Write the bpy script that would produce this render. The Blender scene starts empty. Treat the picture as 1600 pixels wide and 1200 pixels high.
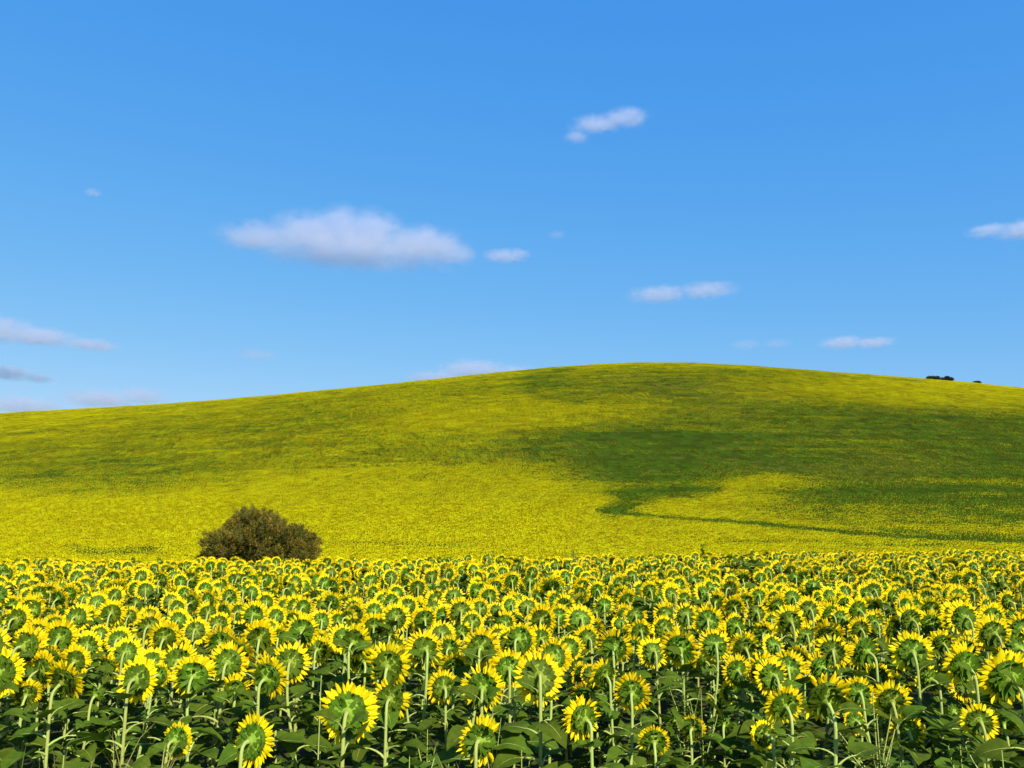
import bpy, math, random
import numpy as np
from mathutils import Vector, Matrix, Euler, Quaternion

random.seed(11)
rng = np.random.default_rng(11)
scene = bpy.context.scene
COL = scene.collection
R = math.radians

# ------------------------------------------------------------------ camera, sky, sun, exposure
FPX, HORIZON, EYE = 1300.0, 835.0, 1.65          # focal length in photo pixels, horizon line, eye height
PITCH = math.atan((HORIZON - 600.0) / FPX)
cam_data = bpy.data.cameras.new('camera')
cam_data.sensor_width = 36.0
cam_data.lens = 36.0 * FPX / 1600.0
cam_data.clip_start = 0.1
cam_data.clip_end = 20000.0
cam = bpy.data.objects.new('camera', cam_data)
COL.objects.link(cam)
cam.location = (0, 0, EYE)
cam.rotation_euler = (math.pi / 2 + PITCH, 0, 0)
scene.camera = cam

SUN_EL, SUN_AZ = R(37), R(153)                    # azimuth clockwise from +Y (straight ahead): behind and to the right
world = bpy.data.worlds.new('World')
scene.world = world
world.use_nodes = True
wn, wl = world.node_tree.nodes, world.node_tree.links
wn.clear()
sky = wn.new('ShaderNodeTexSky')
sky.sky_type = 'NISHITA'
sky.sun_disc = False
sky.sun_elevation = SUN_EL
sky.sun_rotation = SUN_AZ
sky.altitude = 200
sky.air_density = 1.0
sky.dust_density = 0.25
sky.ozone_density = 1.6
# the camera's rendering of the clear blue: one response per channel for the whole sky
sep = wn.new('ShaderNodeSeparateColor'); comb = wn.new('ShaderNodeCombineColor')
wl.new(sky.outputs[0], sep.inputs[0])
for ch, (gain, power) in enumerate(((0.240, 1.18), (0.855, 0.541), (2.51, 0.14))):
    pw = wn.new('ShaderNodeMath'); pw.operation = 'POWER'; pw.inputs[1].default_value = power
    ml = wn.new('ShaderNodeMath'); ml.operation = 'MULTIPLY'; ml.inputs[1].default_value = gain
    wl.new(sep.outputs[ch], pw.inputs[0]); wl.new(pw.outputs[0], ml.inputs[0]); wl.new(ml.outputs[0], comb.inputs[ch])
bg = wn.new('ShaderNodeBackground'); bg.inputs[1].default_value = 0.15
wo = wn.new('ShaderNodeOutputWorld')
wl.new(comb.outputs[0], bg.inputs[0]); wl.new(bg.outputs[0], wo.inputs[0])

sun_data = bpy.data.lights.new('sun', 'SUN')
sun_data.energy = 4.8
sun_data.angle = R(0.53)
sun_data.color = (1.0, 0.93, 0.82)
sun = bpy.data.objects.new('sun', sun_data)
COL.objects.link(sun)
SUNV = Vector((math.cos(SUN_EL) * math.sin(SUN_AZ), math.cos(SUN_EL) * math.cos(SUN_AZ), math.sin(SUN_EL)))
sun.rotation_euler = SUNV.to_track_quat('Z', 'Y').to_euler()

vs = scene.view_settings
vs.view_transform = 'Standard'; vs.look = 'None'; vs.exposure = 0.9; vs.gamma = 1.0; vs.use_curve_mapping = False
cy = scene.cycles
cy.max_bounces = 6; cy.diffuse_bounces = 3; cy.glossy_bounces = 2; cy.transmission_bounces = 3
cy.transparent_max_bounces = 6; cy.volume_bounces = 4
cy.volume_step_rate = 0.5; cy.volume_max_steps = 96
cy.use_denoising = True
scene.render.film_transparent = False

# ------------------------------------------------------------------ helpers
def ray(px, py):
    """Direction of the photo's pixel (1600 x 1200), with unit depth along the view axis."""
    a, b = (px - 800.0) / FPX, (600.0 - py) / FPX
    c, s = math.cos(PITCH), math.sin(PITCH)
    return Vector((a, c - s * b, s + c * b))

def pixel(P):
    P = np.asarray(P, float)
    d = P - np.array([0, 0, EYE])
    c, s = math.cos(PITCH), math.sin(PITCH)
    z = d[..., 1] * c + d[..., 2] * s
    u = -d[..., 1] * s + d[..., 2] * c
    z = np.maximum(z, 1e-3)
    return 800 + FPX * d[..., 0] / z, 600 - FPX * u / z

def tag(o, label=None, cat=None, group=None, kind=None):
    if label: o['label'] = label
    if cat: o['category'] = cat
    if group: o['group'] = group
    if kind: o['kind'] = kind
    return o

def empty(name, loc=(0, 0, 0)):
    o = bpy.data.objects.new(name, None)
    o.empty_display_size = 0.1
    o.location = loc
    COL.objects.link(o)
    return o

class MB:
    """Collects pieces of one mesh."""
    def __init__(self):
        self.v, self.f, self.m, self.n = [], [], [], 0
    def add(self, v, f, m=0, M=None):
        v = np.asarray(v, float)
        if M is not None:
            A = np.array(M)
            v = v @ A[:3, :3].T + A[:3, 3]
        self.v.append(v)
        n = self.n
        self.f.extend([tuple(i + n for i in q) for q in f])
        if isinstance(m, int): self.m.extend([m] * len(f))
        else: self.m.extend(m)
        self.n += len(v)
        return self
    def join(self, o, M=None, mm=None):
        self.add(np.concatenate(o.v), o.f, [mm[i] for i in o.m] if mm else list(o.m), M)
        return self
    def mesh(self, name, mats, smooth=True):
        me = bpy.data.meshes.new(name)
        me.from_pydata(np.concatenate(self.v).tolist(), [], self.f)
        for m in mats: me.materials.append(m)
        me.polygons.foreach_set('material_index', self.m)
        me.polygons.foreach_set('use_smooth', [smooth] * len(self.f))
        me.update()
        return me
    def build(self, name, mats, parent=None, smooth=True):
        return link(name, self.mesh(name, mats, smooth), parent)

def link(name, me, parent=None):
    o = bpy.data.objects.new(name, me)
    COL.objects.link(o)
    if parent is not None: o.parent = parent
    return o

def tube(pts, radii, sides=6, cap=False):
    pts = np.asarray(pts, float)
    n = len(pts)
    V, F = [], []
    ref = np.array([1.0, 0.13, 0.07])
    for i in range(n):
        t = pts[min(i + 1, n - 1)] - pts[max(i - 1, 0)]
        t = t / (np.linalg.norm(t) + 1e-9)
        a = np.cross(t, ref); a /= (np.linalg.norm(a) + 1e-9)
        b = np.cross(t, a)
        for k in range(sides):
            w = 2 * math.pi * k / sides
            V.append(pts[i] + radii[i] * (math.cos(w) * a + math.sin(w) * b))
    for i in range(n - 1):
        for k in range(sides):
            k2 = (k + 1) % sides
            F.append((i * sides + k, i * sides + k2, (i + 1) * sides + k2, (i + 1) * sides + k))
    if cap:
        F.append(tuple(range((n - 1) * sides, n * sides)))
    return np.array(V), F

def bez(p0, p1, p2, p3, n):
    t = np.linspace(0, 1, n)[:, None]
    p0, p1, p2, p3 = (np.asarray(p, float) for p in (p0, p1, p2, p3))
    return (1 - t) ** 3 * p0 + 3 * (1 - t) ** 2 * t * p1 + 3 * (1 - t) * t ** 2 * p2 + t ** 3 * p3

# ------------------------------------------------------------------ materials
def leafy(name, c1, c2, transl=0.3, tcol=None, rough=0.6, scale=9.0, spec=0.25, bump=0.0, hue=0.03, val=0.35):
    m = bpy.data.materials.new(name); m.use_nodes = True
    n, l = m.node_tree.nodes, m.node_tree.links
    p = n['Principled BSDF']
    p.inputs['Roughness'].default_value = rough
    p.inputs['Specular IOR Level'].default_value = spec
    tc = n.new('ShaderNodeTexCoord')
    no = n.new('ShaderNodeTexNoise'); no.inputs['Scale'].default_value = scale; no.inputs['Detail'].default_value = 3
    l.new(tc.outputs['Object'], no.inputs['Vector'])
    mx = n.new('ShaderNodeMix'); mx.data_type = 'RGBA'
    mx.inputs[6].default_value = (*c1, 1); mx.inputs[7].default_value = (*c2, 1)
    rp = n.new('ShaderNodeMapRange'); rp.inputs[1].default_value = 0.3; rp.inputs[2].default_value = 0.7
    l.new(no.outputs[0], rp.inputs[0]); l.new(rp.outputs[0], mx.inputs[0])
    oi = n.new('ShaderNodeObjectInfo')
    hs = n.new('ShaderNodeHueSaturation')
    a = n.new('ShaderNodeMapRange'); a.inputs[3].default_value = 0.5 - hue / 2; a.inputs[4].default_value = 0.5 + hue / 2
    b = n.new('ShaderNodeMapRange'); b.inputs[3].default_value = 1 - val / 2; b.inputs[4].default_value = 1 + val / 2
    l.new(oi.outputs['Random'], a.inputs[0]); l.new(oi.outputs['Random'], b.inputs[0])
    l.new(a.outputs[0], hs.inputs['Hue']); l.new(b.outputs[0], hs.inputs['Value']); l.new(mx.outputs[2], hs.inputs['Color'])
    l.new(hs.outputs[0], p.inputs['Base Color'])
    if bump:
        bp = n.new('ShaderNodeBump'); bp.inputs['Strength'].default_value = bump
        l.new(no.outputs[0], bp.inputs['Height']); l.new(bp.outputs[0], p.inputs['Normal'])
    if transl:
        t = n.new('ShaderNodeBsdfTranslucent')
        if tcol: t.inputs[0].default_value = (*tcol, 1)
        else: l.new(hs.outputs[0], t.inputs[0])
        ms = n.new('ShaderNodeMixShader'); ms.inputs[0].default_value = transl
        l.new(p.outputs[0], ms.inputs[1]); l.new(t.outputs[0], ms.inputs[2])
        l.new(ms.outputs[0], n['Material Output'].inputs[0])
    return m

M_PETAL = leafy('petal_yellow', (0.77, 0.610, 0.004), (0.74, 0.54, 0.003), 0.30, rough=0.65, spec=0.1, scale=3.0, hue=0.012, val=0.14)
M_LEAF = leafy('leaf_green', (0.076, 0.118, 0.009), (0.046, 0.082, 0.006), 0.22, (0.12, 0.20, 0.010), rough=0.7, scale=5.0, spec=0.05, bump=0.15)
M_STALK = leafy('stalk_pale_green', (0.30, 0.35, 0.085), (0.23, 0.29, 0.065), 0.0, spec=0.12, rough=0.7, scale=14.0, val=0.2)
M_BRACT = leafy('bract_green', (0.080, 0.136, 0.006), (0.046, 0.092, 0.004), 0.14, spec=0.12, rough=0.6, scale=4.0, val=0.3)
M_BACK = leafy('receptacle_green', (0.185, 0.260, 0.022), (0.140, 0.215, 0.016), 0.0, spec=0.12, rough=0.65, scale=5.0, val=0.25)
M_DISC = leafy('disc_brown', (0.10, 0.055, 0.006), (0.30, 0.17, 0.01), 0.0, rough=0.9, scale=30.0, bump=0.6)
M_WEED = leafy('weed_green', (0.085, 0.135, 0.012), (0.05, 0.09, 0.008), 0.3, spec=0.12, rough=0.6, scale=6.0)
M_DRY = leafy('dry_grass', (0.26, 0.21, 0.065), (0.16, 0.15, 0.04), 0.2, rough=0.8, scale=6.0)
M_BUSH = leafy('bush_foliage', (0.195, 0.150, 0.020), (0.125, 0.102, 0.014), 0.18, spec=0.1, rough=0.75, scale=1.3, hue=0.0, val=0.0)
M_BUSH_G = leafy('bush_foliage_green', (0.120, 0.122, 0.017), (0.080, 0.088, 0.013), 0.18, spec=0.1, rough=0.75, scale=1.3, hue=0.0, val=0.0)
M_WOOD = leafy('bush_wood', (0.10, 0.075, 0.045), (0.06, 0.045, 0.03), 0.0, rough=0.9, scale=8.0)
M_TREE = leafy('far_tree_foliage', (0.030, 0.048, 0.020), (0.020, 0.034, 0.016), 0.12, rough=0.7, scale=1.0)
# crop seen from afar
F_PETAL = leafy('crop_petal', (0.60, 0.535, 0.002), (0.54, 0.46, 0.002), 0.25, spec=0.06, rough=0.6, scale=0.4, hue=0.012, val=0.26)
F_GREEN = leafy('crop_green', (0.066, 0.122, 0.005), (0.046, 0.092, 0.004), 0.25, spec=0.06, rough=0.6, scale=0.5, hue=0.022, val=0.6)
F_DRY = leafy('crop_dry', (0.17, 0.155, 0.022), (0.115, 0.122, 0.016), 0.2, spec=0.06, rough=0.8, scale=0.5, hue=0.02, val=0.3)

def soil_material():
    m = bpy.data.materials.new('field_soil'); m.use_nodes = True
    n, l = m.node_tree.nodes, m.node_tree.links
    p = n['Principled BSDF']; p.inputs['Roughness'].default_value = 0.95; p.inputs['Specular IOR Level'].default_value = 0.1
    tc = n.new('ShaderNodeTexCoord')
    no = n.new('ShaderNodeTexNoise'); no.inputs['Scale'].default_value = 0.9; no.inputs['Detail'].default_value = 8
    l.new(tc.outputs['Object'], no.inputs['Vector'])
    r = n.new('ShaderNodeValToRGB')
    e = r.color_ramp.elements
    e[0].position = 0.35; e[0].color = (0.040, 0.034, 0.014, 1)
    e[1].position = 0.65; e[1].color = (0.045, 0.062, 0.010, 1)
    l.new(no.outputs[0], r.inputs[0]); l.new(r.outputs[0], p.inputs['Base Color'])
    bp = n.new('ShaderNodeBump'); bp.inputs['Strength'].default_value = 0.8
    l.new(no.outputs[0], bp.inputs['Height']); l.new(bp.outputs[0], p.inputs['Normal'])
    return m
M_SOIL = soil_material()

# ------------------------------------------------------------------ terrain: near field, shallow dip, rounded hill
Y0, Y1 = 180.0, 720.0
PLANT = 0.85
SKY_PX = [(-900, 690), (-500, 676), (-200, 660), (0, 648), (100, 642), (200, 636), (300, 628), (400, 620), (500, 611), (600, 602), (700, 590), (800, 579), (900, 570.5), (960, 567), (1040, 566), (1100, 567.5),
          (1200, 573), (1300, 581), (1400, 589), (1500, 600), (1600, 613), (1800, 640), (2100, 680), (2600, 740)]
CX, CT = [], []
for sx, sy in SKY_PX:
    d = ray(sx, sy)
    CX.append(d.x / d.y * Y1); CT.append(d.z / d.y)
T0 = -0.0315

def terrain(X, Y):
    X, Y = np.asarray(X, float), np.asarray(Y, float)
    t1 = np.interp(X, CX, CT)
    # soften the corners of the interpolated crest line
    t1 = (t1 + np.interp(X - 17, CX, CT) + np.interp(X + 17, CX, CT) + np.interp(X - 34, CX, CT) + np.interp(X + 34, CX, CT)) / 5
    s = np.clip((Y - Y0) / (Y1 - Y0), 0, 2)
    Yc = np.minimum(Y, 2 * Y1 - Y0)
    far = EYE + np.maximum(Yc, Y0) * (T0 + (t1 - T0) * (1 - (1 - s) ** 2)) - PLANT
    far = far + (0.6 * np.sin(X * 0.024 + 1.3) * np.sin(Y * 0.017) + .22 * np.sin(X * .13) * np.sin(Y * .09 + 1)) * np.clip(s * 5, 0, 1)
    brow = 21.5 + 10 / (1 + np.exp(-(X - 5) / 3.5))            # where the near field falls away
    k = np.clip((Y - brow) / 26.0, 0, 1); k = k * k * (3 - 2 * k)
    k2 = np.clip((Y - 70) / 110.0, 0, 1); k2 = k2 * k2 * (3 - 2 * k2)
    near = -3.6 * k + 0.05 * np.sin(X * 0.9) * np.sin(Y * 0.7)
    return np.where(Y < Y0, near * (1 - k2) + far * k2, far)

def axis(fine0, fine1, step, lim0, lim1, grow=1.25):
    a = list(np.arange(fine0, fine1 + 1e-6, step))
    s = step
    while a[-1] < lim1: s *= grow; a.append(a[-1] + s)
    s = step
    while a[0] > lim0: s *= grow; a.insert(0, a[0] - s)
    return np.array(a)
gx = axis(-600, 600, 6.0, -6000, 6000)
gy = np.concatenate([axis(0, 100, 1.5, -3000, 100)[:-1], axis(101, 1050, 6.0, 101, 8000)])
GX, GY = np.meshgrid(gx, gy)
GZ = terrain(GX, GY)
nx, ny = len(gx), len(gy)
V = np.stack([GX.ravel(), GY.ravel(), GZ.ravel()], 1)
ii = np.arange(nx * ny).reshape(ny, nx)
Fq = np.stack([ii[:-1, :-1].ravel(), ii[:-1, 1:].ravel(), ii[1:, 1:].ravel(), ii[1:, :-1].ravel()], 1)
me = bpy.data.meshes.new('ground')
me.from_pydata(V.tolist(), [], Fq.tolist())
me.polygons.foreach_set('use_smooth', [True] * len(Fq))
me.materials.append(M_SOIL)
ground = link('ground', me)
tag(ground, 'dark soil of the sunflower field rising to the rounded hill', kind='structure')

# ------------------------------------------------------------------ point instancing for the uncountable crop
HID = {}
def variants(name, meshes):
    c = bpy.data.collections.new(name)
    for i, m in enumerate(meshes):
        o = bpy.data.objects.new(f'{name}_{i:03d}', m)
        c.objects.link(o)
    return c

def instancer(name, pts, rot, scl, idx, coll):
    me = bpy.data.meshes.new(name)
    me.from_pydata(np.asarray(pts).tolist(), [], [])
    a = me.attributes.new('rot', 'FLOAT_VECTOR', 'POINT'); a.data.foreach_set('vector', np.asarray(rot, np.float32).ravel())
    a = me.attributes.new('scl', 'FLOAT', 'POINT'); a.data.foreach_set('value', np.asarray(scl, np.float32))
    a = me.attributes.new('idx', 'INT', 'POINT'); a.data.foreach_set('value', np.asarray(idx, np.int32))
    o = link(name, me)
    g = bpy.data.node_groups.new(name, 'GeometryNodeTree')
    g.interface.new_socket('Geometry', in_out='INPUT', socket_type='NodeSocketGeometry')
    g.interface.new_socket('Geometry', in_out='OUTPUT', socket_type='NodeSocketGeometry')
    n, l = g.nodes, g.links
    gi, go = n.new('NodeGroupInput'), n.new('NodeGroupOutput')
    ci = n.new('GeometryNodeCollectionInfo'); ci.inputs[0].default_value = coll
    ci.inputs['Separate Children'].default_value = True; ci.inputs['Reset Children'].default_value = True
    ip = n.new('GeometryNodeInstanceOnPoints'); ip.inputs['Pick Instance'].default_value = True
    def attr(nm, ty):
        q = n.new('GeometryNodeInputNamedAttribute'); q.data_type = ty; q.inputs[0].default_value = nm
        return next(s for s in q.outputs if s.name == 'Attribute' and s.enabled)
    er = n.new('FunctionNodeEulerToRotation')
    l.new(attr('rot', 'FLOAT_VECTOR'), er.inputs[0])
    l.new(gi.outputs[0], ip.inputs['Points']); l.new(ci.outputs[0], ip.inputs['Instance'])
    l.new(attr('idx', 'INT'), ip.inputs['Instance Index']); l.new(er.outputs[0], ip.inputs['Rotation'])
    l.new(attr('scl', 'FLOAT'), ip.inputs['Scale']); l.new(ip.outputs[0], go.inputs[0])
    md = o.modifiers.new('crop', 'NODES'); md.node_group = g
    return o

# ------------------------------------------------------------------ sunflower pieces (unit head: outer radius 1, facing +Z, joined to the stem at the origin)
def petal(L, W, r0, z0, phi, lift, curl, twist, rnd):
    st = [(0.0, 0.45), (0.35, 1.0), (0.72, 0.80), (1.0, 0.0)]
    V, F = [], []
    for i, (t, w) in enumerate(st):
        x = r0 + L * t * math.cos(lift)
        z = z0 + L * t * math.sin(lift) + curl * t * t * L
        hw = W * w * 0.5
        if i < 3:
            for s in (-1, 0, 1):
                V.append((x, s * hw, z + (0.22 * hw if s else 0) + s * hw * twist * t))
        else:
            V.append((x, rnd.uniform(-.25, .25) * W, z))
    for i in range(2):
        for k in range(2):
            F.append((3 * i + k, 3 * i + k + 1, 3 * i + k + 4, 3 * i + k + 3))
    F += [(6, 7, 9), (7, 8, 9)]
    V = np.array(V)
    c, s = math.cos(phi), math.sin(phi)
    V = np.stack([V[:, 0] * c - V[:, 1] * s, V[:, 0] * s + V[:, 1] * c, V[:, 2]], 1)
    return V, F

def petals_mb(seed, kind='full'):
    rnd = random.Random(seed)
    b = MB()
    n = {'full': 44, 'thin': 36, 'ragged': 34, 'short': 42}[kind]
    gap = rnd.uniform(0, 6.28)
    for k in range(n):
        phi = 2 * math.pi * k / n + rnd.uniform(-.07, .07)
        if kind == 'ragged' and math.cos(phi - gap) > 0.75: continue
        if rnd.random() < 0.04: continue
        L = rnd.uniform(.37, .51) * (0.72 if kind == 'short' else 1.0)
        b.add(*petal(L, rnd.uniform(.105, .160) * (.75 if kind == 'thin' else 1), .585, .27 + .03 * (k % 2), phi,
                     rnd.uniform(-.25, .30), rnd.uniform(-.35, .25), rnd.uniform(-.7, .7), rnd))
    for k in range(int(n * .8)):
        phi = rnd.uniform(0, 6.2832)
        if kind == 'ragged' and math.cos(phi - gap) > 0.75: continue
        b.add(*petal(rnd.uniform(.32, .46) * (0.72 if kind == 'short' else 1.0), rnd.uniform(.10, .15), .57, .31, phi,
                     rnd.uniform(.1, .75), rnd.uniform(-.4, .2), rnd.uniform(-.8, .8), rnd))
    return b

def back_mb(seed, bud=False):
    """Receptacle seen from behind with rings of pointed bracts; slot 0 receptacle, 1 bracts."""
    rnd = random.Random(seed)
    b = MB()
    fat = rnd.uniform(.86, 1.10)
    prof = [(.08, -.10), (.14, .0), (.27, .05), (.45, .11), (.57, .19), (.61, .29), (.55, .34)]
    if bud: prof = [(.06, -.12), (.13, 0), (.28, .08), (.36, .22), (.34, .36), (.20, .46), (.02, .50)]
    ns = 18
    V, F = [], []
    for (r, z) in prof:
        z = z * fat
        for k in range(ns):
            w = 2 * math.pi * k / ns
            rr = r * (1 + .05 * math.sin(3 * w + seed) + rnd.uniform(-.02, .02))
            V.append((rr * math.cos(w), rr * math.sin(w), z))
    for i in range(len(prof) - 1):
        for k in range(ns):
            F.append((i * ns + k, i * ns + (k + 1) % ns, (i + 1) * ns + (k + 1) % ns, (i + 1) * ns + k))
    b.add(V, F, [0] * (ns * (3 if not bud else 6)) + [1] * (ns * (len(prof) - 4 if not bud else len(prof) - 7)))
    rings = [(.18, .015, .36, .17, 7), (.30, .05, .34, .20, 11), (.42, .09, .28, .20, 15), (.51, .15, .20, .17, 17)]
    if bud: rings = [(.20, .04, .42, .14, 11), (.29, .10, .50, .15, 13), (.33, .20, .55, .14, 13), (.28, .36, .40, .12, 9)]
    for r0, z0, L, W, n in rings:
        for k in range(n):
            phi = 2 * math.pi * (k + rnd.uniform(-.25, .25)) / n + r0 * 5
            lift = rnd.uniform(-.05, .6) if not bud else rnd.uniform(.2, 1.1)
            curl = rnd.uniform(-1.1, .15)
            l = L * rnd.uniform(.75, 1.2)
            st = [(0, .8), (.4, 1.0), (.75, .55), (1, 0)]
            V, F = [], []
            for i, (t, w) in enumerate(st):
                x = r0 + l * t * math.cos(lift); z = z0 - .012 + l * t * math.sin(lift) + curl * l * t * t
                hw = W * w * .5
                if i < 3: V += [(x, -hw, z + .12 * hw), (x, hw, z + .12 * hw)]
                else: V.append((x, 0, z))
            F = [(0, 1, 3, 2), (2, 3, 5, 4), (4, 5, 6)]
            V = np.array(V); c, s = math.cos(phi), math.sin(phi)
            b.add(np.stack([V[:, 0] * c - V[:, 1] * s, V[:, 0] * s + V[:, 1] * c, V[:, 2]], 1), F, 1)
    return b

def disc_mb():
    b = MB()
    prof = [(.60, .30), (.50, .36), (.30, .37), (.12, .34), (.01, .33)]
    ns = 18; V, F = [], []
    for r, z in prof:
        for k in range(ns): V.append((r * math.cos(2 * math.pi * k / ns), r * math.sin(2 * math.pi * k / ns), z))
    for i in range(len(prof) - 1):
        for k in range(ns): F.append((i * ns + k, i * ns + (k + 1) % ns, (i + 1) * ns + (k + 1) % ns, (i + 1) * ns + k))
    return b.add(V, F, 0)

def leaf_mb(seed, petiole=0.55, nx_=7):
    """Heart-shaped blade of unit length on an arching stalk; grows along +X from the stem. Slot 0 blade, 1 stalk."""
    rnd = random.Random(seed)
    b = MB()
    rise = rnd.uniform(.25, .5); p = petiole
    P = bez((0, 0, 0), (p * .35, 0, p * rise * .9), (p * .7, 0, p * rise * 1.15), (p, 0, p * rise), 6)
    V, F = tube(P, [.042, .034, .028, .026, .024, .020], 5)
    b.add(V, F, 1)
    wid = [(.0, .12), (.03, .52), (.14, .80), (.30, .86), (.50, .72), (.70, .47), (.87, .22), (1.0, .015)]
    droop = rnd.uniform(.35, 1.0); fold = rnd.uniform(.05, .32); bend = rnd.uniform(-.12, .12)
    a0 = rnd.uniform(-.1, .35); wv = rnd.uniform(0, 6)
    cols = [-1, -.5, 0, .5, 1]
    x, z, ang, last = P[-1][0], P[-1][2], a0, 0.0
    V, F = [], []
    for i, (t, w) in enumerate(wid):
        ds = t - last; last = t
        ang -= droop * ds * 1.25
        x += ds * math.cos(ang); z += ds * math.sin(ang)
        for c in cols:
            yy = c * w * .5
            back = -.10 * abs(c) if i in (1,) else (-.04 * abs(c) if i == 2 else 0)
            zz = z + abs(yy) * fold + .035 * math.sin(t * 11 + wv + c * 2.2) * abs(c)
            V.append((x + back, yy + bend * t * t, zz))
    n = len(cols)
    for i in range(len(wid) - 1):
        for k in range(n - 1):
            F.append((i * n + k, (i + 1) * n + k, (i + 1) * n + k + 1, i * n + k + 1))
    b.add(V, F, 0)
    # paler midrib on the underside and top
    mid = [np.array(V[i * n + 2]) + np.array((0, 0, -.006)) for i in range(len(wid) - 1)]
    tv, tf = tube(mid, [.018, .016, .014, .012, .010, .007, .004], 4)
    b.add(tv, tf, 1)
    return b

N_PET, N_BACK, N_LEAF = 12, 8, 9
PET_KIND = ['full', 'full', 'full', 'full', 'thin', 'ragged', 'short', 'full', 'ragged', 'thin', 'full', 'ragged']
PET_MB = [petals_mb(100 + i, PET_KIND[i]) for i in range(N_PET)]
BACK_MB = [back_mb(200 + i) for i in range(N_BACK)]
BUD_MB = [back_mb(300 + i, True) for i in range(3)]
LEAF_MB = [leaf_mb(400 + i, [0.55, .6, .5, .7, .45, .6, .5, .65, .4][i]) for i in range(N_LEAF)]
DISC_MB = disc_mb()
PET_ME = [b.mesh('petals', [M_PETAL]) for b in PET_MB]
BACK_ME = [b.mesh('head', [M_BACK, M_BRACT]) for b in BACK_MB]
BUD_ME = [b.mesh('bud', [M_BACK, M_BRACT]) for b in BUD_MB]
LEAF_ME = [b.mesh('leaf', [M_LEAF, M_STALK]) for b in LEAF_MB]
DISC_ME = DISC_MB.mesh('disc', [M_DISC])

def face_matrix(A, n, spin, s):
    q = Vector(n).to_track_quat('Z', 'Y')
    return Matrix.Translation(A) @ q.to_matrix().to_4x4() @ Matrix.Rotation(spin, 4, 'Z') @ Matrix.Diagonal((s, s * (1 + .09 * math.sin(spin * 7)), s * (1 + .2 * math.sin(spin * 3)), 1))

def facing(yaw, pitch):
    """Yaw to the left of straight ahead, pitch up."""
    return Vector((-math.sin(yaw) * math.cos(pitch), math.cos(yaw) * math.cos(pitch), math.sin(pitch)))

def plant_design(C, D, yaw, pitch, zg, rnd, bud=False, nleaf=9, lean=None, collar=True):
    """Everything about one plant in world space: head centre C, head width D, ground height zg."""
    s = D / 2
    n = facing(yaw, pitch)
    A = Vector(C) - n * (.27 * s)                      # where the stem joins the back of the head
    H = A.z - zg
    hook = min(.34 * s + .02, .10)
    nh = Vector((n.x, n.y, 0)).normalized()
    if lean is None: lean = rnd.gauss(0, .05)
    base = Vector((A.x - nh.x * hook * .6 + lean, A.y - nh.y * hook * 1.2 + rnd.gauss(0, .03), zg - .02))
    Q = A - n * (.10 * s)
    up = Vector((Q.x - nh.x * hook * .5, Q.y - nh.y * hook, Q.z - hook * (1.5 if not bud else 2.5)))
    low = bez(base, base + Vector((0, 0, H * .4)), up - Vector((0, 0, H * .3)), up, 9)
    top = bez(up, up + Vector((0, 0, hook * .9)), Q - n * hook * .8, Q, 6)
    pts = np.concatenate([low, top[1:]])
    r = .0070 + .020 * s
    rad = [r * (1.12 - .3 * i / (len(pts) - 1)) for i in range(len(pts))]
    rad[-1] *= 1.5; rad[-2] *= 1.1
    leaves = []
    phi = rnd.uniform(0, 6.28)
    for k in range(nleaf):
        t = .18 + .80 * (k + rnd.uniform(-.2, .2)) / nleaf
        i = min(max(t, 0.02), .97) * (len(low) - 1)
        j = int(i); w = i - j
        p = low[j] * (1 - w) + low[min(j + 1, len(low) - 1)] * w
        phi += 2.4 + rnd.uniform(-.35, .35)
        L = (.085 + .55 * D * (1 - .72 * abs(t - .45) ** 1.0 * 1.3)) * rnd.uniform(.8, 1.15)
        L = max(.06, min(L, .22))
        if t > .86: L *= .85
        leaves.append((Vector(p), phi, rnd.uniform(-.25, .3) + (.35 if t > .85 else 0), rnd.uniform(-.35, .35), L, rnd.randrange(N_LEAF)))
    if not bud and collar:
        for k in range(rnd.choice([0, 1, 1, 2, 2])):
            tl = rnd.uniform(.80, 1.0) * (len(low) - 1); j = min(int(tl), len(low) - 2); w = tl - j
            p = low[j] * (1 - w) + low[j + 1] * w
            side = rnd.choice([-1, 1])
            az = -math.pi / 2 + side * rnd.uniform(.35, 1.9)
            leaves.append((Vector(p), az, rnd.uniform(.1, .75), side * rnd.uniform(-.1, .7), D * rnd.uniform(.30, .56), rnd.randrange(N_LEAF)))
    return dict(A=A, n=n, s=s, base=base, pts=pts, rad=rad, leaves=leaves, spin=rnd.uniform(0, 6.28))

def leaf_matrix(l):
    p, phi, tilt, roll, L, _ = l
    return Matrix.Translation(p) @ Matrix.Rotation(phi, 4, 'Z') @ Matrix.Rotation(-tilt, 4, 'Y') @ Matrix.Rotation(roll, 4, 'X') @ Matrix.Diagonal((L, L, L, 1))

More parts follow.
